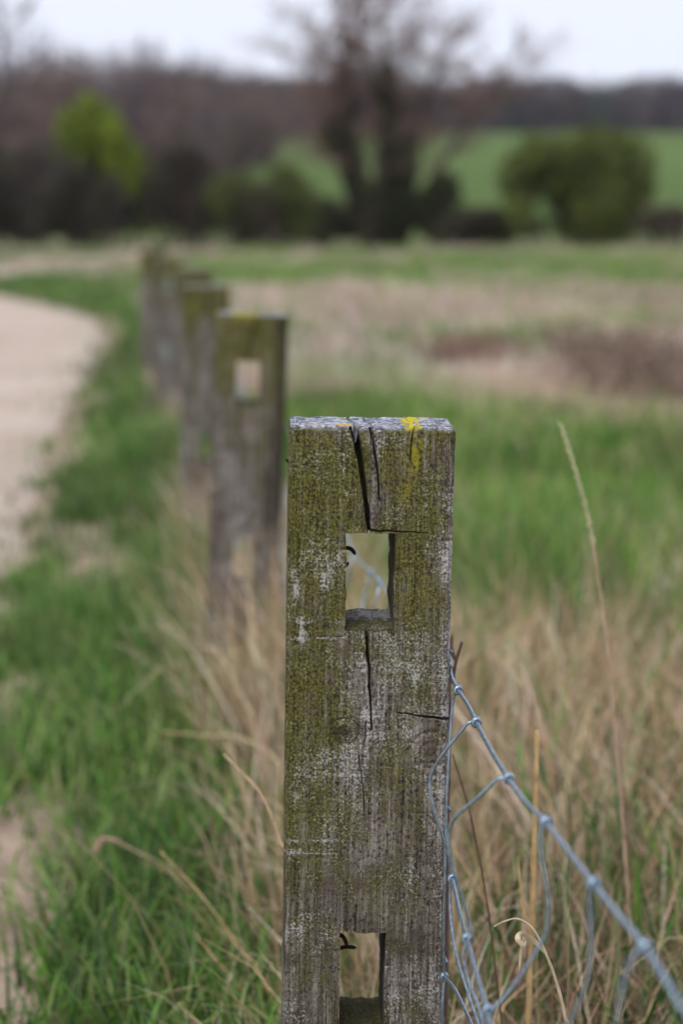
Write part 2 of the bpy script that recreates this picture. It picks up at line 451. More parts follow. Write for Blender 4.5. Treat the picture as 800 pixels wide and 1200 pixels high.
def make_post(seed, fine, Ht, cracks, hcracks, holes, attrf, knots=()):
    """perimeter grid post: x across, y depth (0 front .. D), z up, origin at ground level; mortices cut right through"""
    hu = W/2
    if fine:
        u = np.concatenate([np.arange(-hu, hu+1e-6, .00085), np.arange(-.018, .010, .00032), [pu(480, 520)-.0008, pu(480, 520), pu(480, 520)+.0008]])
        v = np.concatenate([np.arange(0, .49, .00095), np.linspace(.492, Ht+.3, 60)])
        for hc in hcracks: v = np.concatenate([v, np.arange(hc[1]-.006, hc[1]+.010, .0004)])
    else:
        u = np.linspace(-hu, hu, 44); v = np.concatenate([np.linspace(0, .5, 130), np.linspace(.505, Ht+.3, 25)])
    for (a, b, c, d) in holes:
        u = np.concatenate([u, [a, b]]); v = np.concatenate([v, [c, d]])
    def uniq(z, keep, eps):
        z = np.sort(z); out = [z[0]]
        for t in z[1:]:
            if t-out[-1] > eps: out.append(t)
            elif any(abs(t-k) < 1e-9 for k in keep): out[-1] = t
        return np.array(out)
    u[np.abs(u+hu) < 1e-9] = -hu
    u = uniq(u, [h for H in holes for h in H[:2]], .00022); u[-1] = hu
    v = uniq(v, [h for H in holes for h in H[2:]], .00030)
    nd = 16 if fine else 6
    dd = np.linspace(0, D, nd+1)
    nu, nv = len(u), len(v)
    # perimeter: front left->right, right side, back right->left, left side
    pu_ = np.concatenate([u, np.full(nd-1, hu), u[::-1], np.full(nd-1, -hu)])
    pd_ = np.concatenate([np.zeros(nu), dd[1:-1], np.full(nu, D), dd[1:-1][::-1]])
    face = np.concatenate([np.zeros(nu), np.ones(nd-1), np.full(nu, 2), np.full(nd-1, 3)]).astype(int)
    s = np.cumsum(np.r_[0, np.hypot(np.diff(pu_), np.diff(pd_))])
    nper = len(pu_)
    U = np.broadcast_to(pu_, (nv, nper)).copy(); Dd = np.broadcast_to(pd_, (nv, nper)).copy(); V = np.broadcast_to(v[:, None], (nv, nper)).copy()
    Sg = np.broadcast_to(s, (nv, nper))
    amp = 1.0
    disp = .0009*(fbm(Sg*55, V*9, seed, 3)-.5) + .0011*(vnoise(Sg*420, V*11, seed+3)-.5) + .0007*(fbm(Sg*900, V*160, seed+5, 2)-.5)
    disp += .00035*(vnoise(Sg*5, V*420, seed+9)-.5)
    # worn arrises
    eu = np.minimum(hu-np.abs(U), 9) ; ed = np.minimum(Dd, D-Dd)
    isfb = (face == 0) | (face == 2)
    e = np.where(isfb[None], eu, ed)
    chip = .5+1.2*vnoise(V*60, V*0+Sg.round(1), seed+12)
    bev = .0022*np.clip(1-e/.0035, 0, 1)**2*chip
    # top arris
    topb = .0030*np.clip(1-V/.0045, 0, 1)**2*(.4+1.4*vnoise(Sg*90, V*0, seed+14))
    disp = disp + bev + topb
    # shrinkage checks on the front, mirrored weaker on the back
    cm = np.zeros_like(disp)
    f0 = (face == 0)[None]; f2 = (face == 2)[None]
    for pts, w0, w1, dep in cracks:
        pts = np.array(pts); vv = pts[:, 1]
        uc = np.interp(V, vv, pts[:, 0]) + .0006*(vnoise(V*230, V*0, seed+20)-.5) + .0010*(vnoise(V*70, V*0, seed+21)-.5)
        t = np.clip((V-vv[0])/(vv[-1]-vv[0]), 0, 1)
        ww = (w0+(w1-w0)*t)*(.75+.5*vnoise(V*160, V*0, seed+22))
        inside = ((V >= vv[0]-1e-6) & (V <= vv[-1]))
        g = np.clip(1.25-np.abs(U-uc)/ww, 0, 1)*inside*f0
        cm = np.maximum(cm, g*dep)
    for u0, v0, u1, v1, w0, dep in hcracks:
        t = np.clip((U-u0)/(u1-u0), 0, 1)
        vc = v0+(v1-v0)*t + .0008*(vnoise(U*160, U*0, seed+31)-.5)
        inside = (U >= min(u0, u1)) & (U <= max(u0, u1))
        ww = w0*(.3+.9*t)
        g = np.clip(1.2-np.abs(V-vc)/ww, 0, 1)*inside*f0
        cm = np.maximum(cm, g*dep)
    for (ku, kv, ra, rb) in knots:     # knots stand slightly proud in rings
        r = np.hypot((U-ku)/ra, (V-kv)/rb)
        disp = disp + f0*(.0016*np.exp(-((r-1)/.10)**2) + .0007*np.cos(r*16)*np.exp(-r*1.1))
    disp = disp + cm
    nx = np.where(isfb, 0, np.where(face == 1, 1, -1))[None]; ny = np.where(isfb, np.where(face == 0, -1, 1), 0)[None]
    X = U - nx*disp; Y = Dd - ny*disp
    # the corner columns belong to two faces: pull both ways
    X = X - np.sign(U)*np.where(isfb[None] & (eu < .0035), bev*.8, 0)
    # hand-cut mortices: warp the outline a little
    Z = Ht - V
    for (a, b, c, d) in holes:
        near = np.exp(-(np.clip(np.maximum(np.maximum(a-U, U-b), np.maximum(c-V, V-d)), 0, 1)/.004)**2)*isfb[None]
        X = X + near*.0024*(fbm(V*110+Dd*30, U*60, seed+40, 3)-.5)
        Z = Z + near*.0028*(fbm(U*130+Dd*30, V*50, seed+41, 3)-.5)
    Z = Z + .0016*(vnoise(U*45, Dd*45, seed+50)-.5)*np.clip(1-V/.02, 0, 1) - topb*.7
    verts = np.stack([X, Y, Z], -1).reshape(-1, 3)
    ix = np.arange(nv*nper).reshape(nv, nper)
    q = np.stack([ix[1:], np.roll(ix[1:], -1, 1), np.roll(ix[:-1], -1, 1), ix[:-1]], -1)
    keep = np.ones((nv-1, nper), bool)
    extra_q, extra_v, extra_meta = [], [], []
    nvtx = len(verts)
    back0 = nu+nd-1
    for (a, b, c, d) in holes:
        i0, i1 = np.argmin(abs(u-a)), np.argmin(abs(u-b)); j0, j1 = np.argmin(abs(v-c)), np.argmin(abs(v-d))
        keep[j0:j1, i0:i1] = False
        keep[j0:j1, back0+nu-1-i1:back0+nu-1-i0] = False
        loop = [(j0, i) for i in range(i0, i1)]+[(j, i1) for j in range(j0, j1)]+[(j1, i) for i in range(i1, i0, -1)]+[(j, i0) for j in range(j1, j0, -1)]
        fr = np.array([ix[j, i] for j, i in loop]); bk = np.array([ix[j, back0+nu-1-i] for j, i in loop])
        ns = 14 if fine else 4
        rings = [fr]
        cen = np.array([(a+b)/2, 0, Ht-(c+d)/2])
        for k in range(1, ns):
            t = k/ns
            p = verts[fr]*(1-t)+verts[bk]*t
            dirn = p-cen; dirn[:, 1] = 0; dirn /= np.linalg.norm(dirn, axis=1)[:, None]
            kk = np.arange(len(p))
            p = p + dirn*(.0035*(fbm(kk*.12, np.full(len(p), t*5.0), seed+60, 4)-.45))[:, None]*math.sin(math.pi*t)**.4
            ids = np.arange(len(p))+nvtx; nvtx += len(p); extra_v.append(p); rings.append(ids)
        rings.append(bk)
        for r0, r1 in zip(rings[:-1], rings[1:]):
            extra_q.append(np.stack([r0, np.roll(r0, -1), np.roll(r1, -1), r1], -1))
    quads = [q[keep].reshape(-1, 4)]+extra_q
    # top cap: u by depth grid (own vertices inside, perimeter shared)
    capg = np.zeros((nd+1, nu), int)
    capg[0] = ix[0, :nu]; capg[nd] = ix[0, back0:back0+nu][::-1]
    for k in range(1, nd):
        capg[k, -1] = ix[0, nu+k-1]; capg[k, 0] = ix[0, nper-k]
        n_in = nu-2
        x_ = u[1:-1]; y_ = np.full(n_in, dd[k])
        z_ = np.full(n_in, Ht) + .0022*(fbm(x_*150, y_*150, seed+70, 3)-.5) + .0016*(vnoise(x_*45, y_*45, seed+50)-.5)
        for pts, w0, w1, dep in cracks:
            p0 = np.array(pts)[0]
            if p0[1] < .004:
                uc = p0[0]+.003*math.sin(dd[k]*70)
                z_ -= dep*.6*np.clip(1.2-np.abs(x_-uc)/(w0*(1-.7*dd[k]/D)), 0, 1)
        ids = np.arange(n_in)+nvtx; nvtx += n_in; extra_v.append(np.stack([x_, y_, z_], -1)); capg[k, 1:-1] = ids
    quads.append(np.stack([capg[:-1, :-1], capg[:-1, 1:], capg[1:, 1:], capg[1:, :-1]], -1).reshape(-1, 4))
    allv = np.concatenate([verts]+extra_v)
    quads = np.concatenate(quads)
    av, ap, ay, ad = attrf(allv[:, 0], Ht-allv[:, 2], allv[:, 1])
    eg = np.clip((allv[:, 2]-(Ht-.0030))/.0028, 0, 1)*sstep(-.001, .004, allv[:, 1])
    capm = np.zeros(len(allv)); capm[capg[1:-1].ravel()] = 1
    eg = np.maximum(eg, capm)
    return mesh_np('post_body', allv, quads, None, [M_WOOD], True, None, dict(algae=av, pale=ap, yellow=ay, dark=ad, endgrain=eg))

HOLE_A = (pu(403.4, 680), pu(460, 680), pv(624), pv(738))
HOLE_B = (pu(396, 1130), pu(449, 1130), pv(1093), pv(1093)+.086)
cracks1 = [
    ([(pu(413, 500), 0), (pu(421, 545), pv(545)), (pu(426, 580), pv(580)), (pu(431, 622), pv(624))], .0027, .0014, .020),
    ([(pu(433, 498), 0), (pu(437, 530), pv(530)), (pu(441, 556), pv(556)), (pu(443, 588), pv(588))], .0011, .0006, .010),
    ([(pu(485, 500), 0), (pu(480, 520), pv(520)), (pu(479, 542), pv(542))], .0008, .0004, .005),
    ([(pu(428.5, 738), pv(737)), (pu(430, 780), pv(780)), (pu(432, 820), pv(820)), (pu(435, 855), pv(855))], .0012, .0005, .014),
    ([(pu(428, 845), pv(845)), (pu(425, 875), pv(875))], .0006, .0004, .004),
    ([(pu(419, 885), pv(885)), (pu(422, 910), pv(910)), (pu(425, 950), pv(950))], .0006, .0004, .004),
    ([(pu(345, 505), .003), (pu(347, 520), pv(522))], .0005, .0003, .003),
    ([(pu(416, 1060), pv(1060)), (pu(415, 1092), pv(1093))], .0005, .0005, .003),
]
hcr1 = [(pu(464, 834), pv(834), pu(527, 843), pv(843), .0011, .012),
        (pu(500, 623), pv(623), pu(430, 621), pv(621), .0008, .006),
        (pu(350, 735), pv(746), pu(400, 735), pv(746), .0004, .0015)]
knots1 = [(pu(402, 855), pv(857), .011, .010), (pu(502, 880), pv(878), .014, .014)]

def attr1(u, v, d):
    fu = u/W+.5
    top = np.interp(v, [0, .02, .10, .18, .25, .32, .5], [.72, .78, .72, .66, .60, .52, .46])
    left = np.interp(fu, [0, .2, .33, .45, .62, .8, .95, 1], [.26, .20, .12, -.02, .0, .06, -.12, -.18])
    a = top + left*np.interp(v, [0, .33, .42], [1, .9, .3]) + .5*(fbm(u*45, v*30, 101, 3)-.5)
    a = a - .22*np.exp(-((fu-.30)/.035)**2)*sstep(.05, .0, v)
    # bare grey margin beside the crack
    a = a - .45*np.exp(-((u-(pu(438, 550)))/.004)**2)*sstep(.085, .07, v)
    p = .30 + .9*(fbm(u*38, v*30, 111, 3)-.5) - .16*sstep(.26, .36, v) + .16*np.exp(-((fu-.42)/.12)**2-((v-.27)/.06)**2) + .2*sstep(.9, 1, fu)
    p = p + .75*np.exp(-((u-pu(345, 690))/.0025)**2-((v-pv(690))/.012)**2) + .6*np.exp(-((u-pu(352, 745))/.004)**2-((v-pv(742))/.010)**2)
    for ln in (724, 729, 748, 985, 1000): p = p + .35*np.exp(-((v-pv(ln))/.0012)**2)*sstep(.45, .25, fu)
    y = .70*np.exp(-((u-pu(481, 520)-.004*np.sin(v*90))/.0085)**2)*sstep(.13, .0, v)*(.35+1.1*fbm(u*160, v*60, 141, 3))
    y = y + .52*np.exp(-((u-pu(487, 495))/.008)**2)*sstep(.004, .0005, v)*sstep(.42, .58, fbm(u*300, d*300, 142, 3))
    dk = .40*(fbm(u*60, v*32, 121, 3)-.5) + .13*sstep(.25, .4, v)
    dk = dk + .5*np.exp(-((u-pu(400, 856))/.010)**2-((v-pv(857))/.006)**2) + .22*np.exp(-((u-pu(505, 890))/.012)**2-((v-pv(895))/.012)**2)
    dk = np.where((d > .012) & (d < D-.002) & (np.abs(u) < W/2-.012), dk+.42, dk)       # darker inside the mortices
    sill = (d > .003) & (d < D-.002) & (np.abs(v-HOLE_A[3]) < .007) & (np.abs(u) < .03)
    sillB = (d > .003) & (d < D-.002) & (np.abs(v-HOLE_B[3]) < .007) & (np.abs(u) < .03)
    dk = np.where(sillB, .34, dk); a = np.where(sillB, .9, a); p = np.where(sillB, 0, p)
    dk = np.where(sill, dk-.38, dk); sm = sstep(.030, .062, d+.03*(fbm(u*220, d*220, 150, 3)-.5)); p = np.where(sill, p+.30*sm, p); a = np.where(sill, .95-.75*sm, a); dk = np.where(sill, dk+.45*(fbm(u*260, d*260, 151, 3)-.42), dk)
    return a, p, y, dk

def attrN(seed, wet=.3):
    def f(u, v, d):
        fu = u/W+.5
        a = np.interp(v, [0, .05, .12, .2, .5], [1.1, 1.0, .85, .48, .25])+.7*(fbm(u*40, v*14, seed, 3)-.5)
        p = .25+.6*(fbm(u*30, v*10, seed+4, 3)-.5)
        y = .55*sstep(.62, .75, fbm(u*35, v*16, seed+8, 3))*sstep(.15, .02, v)
        dk = wet*sstep(.68, .95, fu)+.5*(fbm(u*30, v*8, seed+9, 3)-.45)
        return a, p, y, dk
    return f

labels = ['mossy grey fence post in sharp focus with netting stapled to its side',
          'leaning grey fence post next along from the sharply focused post',
          'third grey fence post along the line, behind the leaning post',
          'fourth grey fence post along the line beside the sandy path',
          'fifth grey fence post along the line beside the sandy path',
          'sixth grey fence post along the line beside the sandy path',
          'seventh grey fence post along the line where the path bends',
          'eighth grey fence post along the line where the path bends',
          'ninth grey fence post, the last of the line towards the bend']
tilts = [.9, 2.2, 1.0, -.5, .8, -.4, .6, .2, -.3]
yaws = [1.6, 2.5, 5, 6, 7, 8, 9, 10, 11]
tops = [.712, .716, .714, .722, .728, .735, .735, .74, .74]
POSTS = []
for i, (x, y) in enumerate(FENCE):
    z = 0 if i == 0 else float(height(x, y))
    root = empty('fence_post', (x, y, z), labels[i], 'fence post', 'posts of the path fence')
    root.rotation_euler = (0, math.radians(tilts[i]), math.radians(yaws[i]))
    if i == 0:
        me = make_post(5, True, H1, cracks1, hcr1, [HOLE_A, HOLE_B], attr1, knots1)
    else:
        rr = random.Random(90+i)
        hA = (-.021+rr.uniform(-.003, .003), .017, .080, .153); hB = (-.019, .018+rr.uniform(-.002, .003), .385, .47)
        ck = [([(rr.uniform(-.03, .03), 0), (rr.uniform(-.02, .02), .11)], .0022, .0010, .015),
              ([(rr.uniform(.02, .04), .2), (rr.uniform(.01, .04), .36)], .0020, .0010, .012)]
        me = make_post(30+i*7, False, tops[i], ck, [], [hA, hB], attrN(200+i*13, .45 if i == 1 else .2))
    b = obj('post_body', me, root); b.location = (0, -D/2, 0)
    POSTS.append(root)
bpy.context.view_layer.update()

# bent nail ends poking into the two mortices of the near post (children of the post)
def nail(pts, r):
    P = smooth_path(pts, 8)
    rad = np.full(len(P), r); rad[-4:] = r*np.array([.95, .85, .65, .35])
    V, Q, T = tube(P, rad, 8)
    return mesh_np('bent_nail', V, Q, T, [M_NAIL])
def L1(px, py, d):
    return (pu(px, py), d-D/2, H1-pv(py))
for pts, r in (([L1(397, 651, .030), L1(404, 649, .030), L1(411, 650, .028), L1(416, 656, .026)], .0016),
               ([L1(397, 676, .035), L1(404, 672, .034), L1(408, 667, .032)], .0014),
               ([L1(390, 1112, .02), L1(397, 1106, .02), L1(402, 1109, .020), L1(406, 1118, .018)], .0017),
               ([L1(389, 1130, .03), L1(397, 1127, .03), L1(406, 1124, .028), L1(417, 1124, .026)], .0016)):
    obj('bent_nail', nail(pts, r), POSTS[0])
obj('bent_nail', nail([L1(345, 547, .02), (-W/2-.0005, .02-D/2, H1-pv(545)), (-W/2-.0022, .019-D/2, H1-pv(541))], .0009), POSTS[0])

# ------------------------------------------------------------------ wire netting
net = empty('wire_netting', (0, 0, 0), 'sagging galvanised wire stock netting fixed along the right side of the posts', 'wire netting')
def wire(name, pts, r, n=10, sides=8):
    V, Q, T = tube(smooth_path(pts, n), r, sides)
    return obj(name, mesh_np(name, V, Q, T, [M_WIRE]), net)
def knot(p, tan, r_in=.0016, r_w=.0012, turns=2.2, seed=0):
    r_w = r_w*1.15
    tan = np.array(tan, float); tan /= np.linalg.norm(tan)
    ref = np.array([0, 0, 1.]); a = np.cross(tan, ref); a /= np.linalg.norm(a); b = np.cross(tan, a)
    t = np.linspace(0, turns*2*np.pi, 26); k = r_in+r_w*.85
    off = np.linspace(-1, 1, 26)*r_w*2.0
    P = np.asarray(p)+np.cos(t)[:, None]*a*k+np.sin(t)[:, None]*b*k+off[:, None]*tan
    V, Q, T = tube(P, r_w, 7)
    return obj('knot', mesh_np('knot', V, Q, T, [M_WIRE]), net)
S = .3875
def zp(x, y, Y): return pix(490+x*S, 760+y*S, Y)          # pixels of the enlarged lower right quarter
# top line wire: runs from the post's right face towards and past the camera
topk = [(120, 125, 1.475), (175, 222, 1.385), (272, 393, 1.245), (385, 525, 1.145), (530, 712, 1.03), (685, 905, .935)]
top_pts = [zp(78, 22, 1.54), zp(92, 45, 1.53), zp(101, 88, 1.50), zp(120, 125, 1.475), zp(150, 172, 1.42), zp(175, 222, 1.385), zp(218, 305, 1.32), zp(272, 393, 1.245), zp(322, 462, 1.20),
           zp(385, 525, 1.145), zp(452, 612, 1.09), zp(530, 712, 1.03), zp(602, 802, .985), zp(685, 905, .935), zp(752, 1010, .90), zp(815, 1115, .86)]
e = top_pts[-1]
top_pts += [e+np.array([.02, -.2, .0]), e+np.array([.05, -.5, .004])]
wire('line_wire', top_pts, .00165)
mid_k = [(103, 695, 1.40), (147, 877, 1.275), (210, 1095, 1.15)]
mid_pts = [zp(70, 470, 1.52), zp(80, 530, 1.50), zp(90, 610, 1.455), zp(103, 695, 1.40), zp(124, 790, 1.335), zp(147, 877, 1.275), zp(176, 985, 1.21), zp(210, 1095, 1.15), zp(240, 1190, 1.10)]
e = mid_pts[-1]; mid_pts += [e+np.array([.03, -.25, 0]), e+np.array([.09, -.7, 0])]
wire('line_wire', mid_pts, .0015)
low_pts = [zp(60, 975, 1.52), zp(78, 992, 1.485), zp(110, 1030, 1.44), zp(135, 1080, 1.41), zp(163, 1140, 1.37), zp(210, 1250, 1.28)]
e = low_pts[-1]; low_pts += [e+np.array([.03, -.3, 0]), e+np.array([.10, -.75, 0])]
wire('line_wire', low_pts, .0014)
stays = [
    [(120, 125, 1.475), (106, 150, 1.48), (96, 250, 1.478), (86, 430, 1.475), (83, 560, 1.475), (79, 720, 1.475), (76, 900, 1.478), (78, 992, 1.482), (72, 1080, 1.48), (70, 1200, 1.48)],
    [(175, 222, 1.385), (150, 226, 1.383), (112, 272, 1.385), (66, 330, 1.39), (38, 385, 1.395), (36, 435, 1.395), (54, 510, 1.395), (80, 590, 1.398), (101, 665, 1.40), (98, 715, 1.40), (96, 780, 1.40), (104, 870, 1.395), (124, 960, 1.39), (152, 1050, 1.385), (182, 1140, 1.38), (200, 1230, 1.38)],
    [(272, 393, 1.245), (240, 396, 1.245), (180, 450, 1.25), (112, 510, 1.26), (93, 555, 1.265), (97, 630, 1.268), (122, 720, 1.27), (150, 812, 1.272), (160, 862, 1.272), (146, 888, 1.272), (136, 930, 1.272), (150, 1000, 1.27), (180, 1080, 1.265), (205, 1180, 1.26)],
    [(385, 525, 1.145), (369, 556, 1.145), (374, 640, 1.145), (390, 740, 1.145), (392, 800, 1.145), (382, 868, 1.145), (340, 942, 1.147), (275, 1035, 1.15), (232, 1082, 1.15), (210, 1098, 1.15), (196, 1150, 1.15), (205, 1230, 1.15)],
    [(530, 712, 1.03), (516, 742, 1.03), (519, 800, 1.03), (521, 890, 1.03), (513, 985, 1.03), (488, 1065, 1.035), (452, 1140, 1.04), (400, 1240, 1.05)],
    [(685, 905, .935), (655, 922, .935), (628, 985, .935), (610, 1060, .935), (596, 1135, .94), (585, 1230, .95)],
]
for s in stays: wire('stay_wire', [zp(*p) for p in s], .00118)
tp = np.array([zp(*k) for k in topk]); tt = np.gradient(tp, axis=0)
for p, t in zip(tp, tt): knot(p, t, .00165, .00118)
mp = np.array([zp(*k) for k in mid_k]); tt = np.gradient(mp, axis=0)
for p, t in zip(mp, tt): knot(p, t, .0015, .00115)
knot(zp(78, 992, 1.484), (.1, -1, 0), .0014, .00115)
# from post to post behind: line wires, stays and knots
levels = [.525, .40, .28, .15, .04]
def attach(i, z):
    x, y = FENCE[i]; g = float(height(x, y)) if i else 0
    return np.array([x+W/2*math.cos(math.radians(yaws[i]))+.0025+z*math.sin(math.radians(tilts[i])), y, z+g])
def net_point(i, t, z):
    a, b = attach(i, z), attach(i+1, z)
    p = a*(1-t)+b*t
    sag = .055*math.sin(math.pi*t)*(z/.5)
    p[2] -= sag + .006*math.sin(t*23+i+z*9)
    p[0] += .02*math.sin(math.pi*t)*math.sin(z*14+i*2) + .004*math.sin(t*31+z*5)
    return p
for i in range(0, 8):
    big = i < 3
    for z in levels:
        wire('line_wire', [net_point(i, t, z) for t in np.linspace(0, 1, 25 if big else 9)], .0015, 3 if big else 2, 6 if big else 4)
    for t in np.linspace(0, 1, 14)[1:-1]:
        wire('stay_wire', [net_point(i, t+.006*math.sin(z*60+t*40), z) for z in np.linspace(levels[0], levels[-1], 14)], .00118, 2, 6 if big else 4)
        if i < 2:
            for z in levels[:3]: knot(net_point(i, t, z), attach(i+1, z)-attach(i, z), .0015, .00115)
# staple that holds the top wire on the near post
stp = smooth_path([zp(84, 30, 1.535), zp(94, 26, 1.525), zp(97, 40, 1.515), zp(95, 58, 1.515), zp(84, 62, 1.53)], 6)
V, Q, T = tube(stp, .0013, 7)
obj('staple', mesh_np('staple', V, Q, T, [M_WIRE]), POSTS[0]).matrix_parent_inverse = POSTS[0].matrix_world.inverted()

# ------------------------------------------------------------------ grass
def blades(name, P, hgt, wid, lean, az, curl, col, mat, label, cat, tip=.15):
    """ribbons of three spans and a pointed tip; col is per blade"""
    n = len(P)
    d = np.stack([np.cos(az), np.sin(az)], -1)
    tw = az + np.pi/2 + rng.normal(0, .6, n)
    sd_ = np.stack([np.cos(tw), np.sin(tw), np.zeros(n)], -1)
    V = np.zeros((n, 7, 3)); C = np.zeros((n, 7, 3))
    lev = [0, .38, .72, 1.0]
    for k, t in enumerate(lev):
        ang = lean*t + curl*t*t
        out = hgt*(lean*.75*t + curl*.6*t**2.2)
        z = hgt*t*np.cos(np.clip(ang*.6, -1.35, 1.35))
        c = np.stack([P[:, 0]+d[:, 0]*out, P[:, 1]+d[:, 1]*out, P[:, 2]+z], -1)
        w = wid*(1, .95, .62, 0)[k]*.5
        if k < 3:
            V[:, 2*k] = c-sd_*w[:, None]; V[:, 2*k+1] = c+sd_*w[:, None]
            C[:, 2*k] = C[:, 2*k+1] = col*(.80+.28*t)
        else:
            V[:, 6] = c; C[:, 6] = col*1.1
    b = (np.arange(n)*7)[:, None]
    Q = np.concatenate([b+np.array([[0, 1, 3, 2]]), b+np.array([[2, 3, 5, 4]])])
    T = b+np.array([[4, 5, 6]])
    me = mesh_np(name, V.reshape(-1, 3), Q, T, [mat], True, C.reshape(-1, 3))
    return obj(name, me, None, label, cat, None, 'stuff')

def scatter(n, y0, y1, x0f, x1f, power=1.0):
    y = y0+(y1-y0)*rng.random(n)**power
    x = x0f(y)+(x1f(y)-x0f(y))*rng.random(n)
    return x, y

def pickcol(pal, n, j=.18):
    c = pal[rng.integers(0, len(pal), n)]*(1+rng.normal(0, j, (n, 1)))*(1+rng.normal(0, .05, (n, 3)))
    return np.clip(c, .006, .8)

green, straw, far = [], [], []
zones = [  # y0, y1, half width left/right, blades, height, width
    (.9, 3.0, 1.7, 1.5, 40000, .17, .0052),
    (3.0, 6.0, 1.9, 1.9, 60000, .17, .0050),
    (6.0, 12., 3.0, 3.2, 70000, .18, .0075),
    (12., 24., 5.2, 6.0, 60000, .20, .013),
    (24., 50., 10., 12., 48000, .19, .028),
    (50., 101., 22., 24., 42000, .15, .065)]
for (y0, y1, xl, xr, n, hh, ww) in zones:
    x, y = scatter(n, y0, y1, lambda y: -xl*(.55+.45*(y-y0)/(y1-y0)), lambda y: xr*(.55+.45*(y-y0)/(y1-y0)))
    ed_ = edge_x(y)
    e_in = x-(ed_+(fbm(y*1.7, y*0, 3, 4)-.5)*.12)
    # nothing grows in the middle of the trodden path; its margin is thin and patchy
    dens = np.where((e_in < .0) & (e_in > -2.6), .5*np.exp(e_in/.10)*sstep(.40, .6, fbm(x*5, y*3.0, 44, 3)), 1.0)
    dens = np.where((e_in > 0) & (y < 40), dens*(.10+.90*sstep(.0, .34, e_in+(fbm(x*5, y*2.5, 45, 3)-.5)*.8)), dens)
    near_e = e_in + .10*sstep(5.5, 3.5, y)
    dens = np.where((e_in > -.35) & (y < 6.5), np.maximum(dens, sstep(-.02, .26, near_e+(fbm(x*5, y*2.5, 45, 3)-.5)*.9)*.8), dens)
    keep = rng.random(n) < dens
    # keep the space inside the near post free
    keep &= ~((np.abs(x-.011) < .075) & (np.abs(y-1.53) < .055))
    x, y, e_in = x[keep], y[keep], e_in[keep]; n = len(x)
    sa = straw_amount(x, y)
    isS = rng.random(n) < np.clip((sa-.12)*1.1, .03, .93)
    dxf = x-fence_x(y)
    z = height(x, y)-.01
    P = np.stack([x, y, z], -1)
    # sward height: short by the path, rank at the fence and in the meadow
    tall = np.interp(near_e[keep], [-.5, 0, .25, .7, 1.2], [.20, .30, .62, 1.0, 1.15])
    tall = np.where(y > 24, 1.0, tall)
    tuft = .55+.9*fbm(x*3.1, y*2.2, 55, 3)
    hgt = hh*tall*tuft*rng.uniform(.55, 1.3, n)*np.where((dxf > .05) & (y < 5), 1.3*np.interp(y, [1, 1.7, 2.3], [.5, .6, 1]), 1)
    hgtS = hh*(.85+.42*np.exp(-((dxf-.03)/.16)**2)*(y < 9) + .40*(dxf > 0)*(y < 4.6))*tuft*rng.uniform(.4, 1.25, n)*np.where(dxf < -.15, .6*tall, 1)*np.interp(y, [1, 1.7, 2.3], [.45, .6, 1])
    az = rng.uniform(0, 2*np.pi, n)
    lean = np.abs(rng.normal(.35, .28, n)); curl = np.abs(rng.normal(.55, .45, n))
    hgt = np.where((dxf > .1) & (y > 4.5) & (y < 13), hgt*.62, hgt)
    g = ~isS
    gc = .92*pickcol(GREEN, n, .24)*(.45+1.05*fbm(x*2.0, y*1.0, 66, 3))[:, None]
    gc = gc*np.where((dxf > .1)[:, None] & (y > 3.5)[:, None], np.array([1.28, 1.30, 1.10]), 1)
    green.append((P[g], hgt[g], ww*rng.uniform(.6, 1.3, g.sum()), lean[g], az[g], curl[g], gc[g]))
    sc_ = pickcol(STRAW, n, .16)
    pk = pickcol(PINK, n, .16); f = sstep(6, 13, y)[:, None]
    sc_ = sc_*(1-f)+pk*f
    sc_ = np.clip(sc_*(.45+1.25*fbm(x*np.where(y < 8, 1.6, .8), y*np.where(y < 8, .8, .22), 67, 3))[:, None], 0, .72)
    brn = sstep(.58, .74, fbm(x*.30+4, y*.22, 88, 3))[:, None]*(y > 9)[:, None]
    sc_ = sc_*(1-.45*brn)+np.array([.20, .125, .085])*.45*brn
    straw.append((P[isS], hgtS[isS], ww*rng.uniform(.35, .9, isS.sum()), lean[isS]*.9, az[isS], curl[isS]*.8, sc_[isS]))
cat_ = lambda L, k: np.concatenate([a[k] for a in L])
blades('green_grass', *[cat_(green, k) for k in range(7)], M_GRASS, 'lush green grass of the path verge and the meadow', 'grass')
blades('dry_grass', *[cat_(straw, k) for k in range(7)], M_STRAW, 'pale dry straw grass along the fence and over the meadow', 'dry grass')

# rank straw stalks round the fence line and on the right, standing taller
n = 800
y = .9+5.2*rng.random(n)**1.2; side = rng.random(n)
x = fence_x(y)+np.where(side < .30, rng.normal(-.01, .05, n), np.abs(rng.normal(.10, .50, n))+.04)
k = ~((np.abs(x-.011) < .10) & (y < 1.66)) & ~(y < 1.62)
x, y = x[k], y[k]; n = len(x)
P = np.stack([x, y, height(x, y)-.01], -1)
blades('dry_stalks', P, rng.uniform(.16, .42, n)*np.interp(y, [.9, 1.6, 6], [.75, .95, 1.0]), rng.uniform(.0016, .0034, n), np.abs(rng.normal(.22, .22, n)), rng.normal(2.6, 1.6, n), np.abs(rng.normal(.25, .3, n)),
       pickcol(STRAW, n, .15), M_STRAW, 'thin tall dry straw stalks crowding the fence line', 'dry grass')

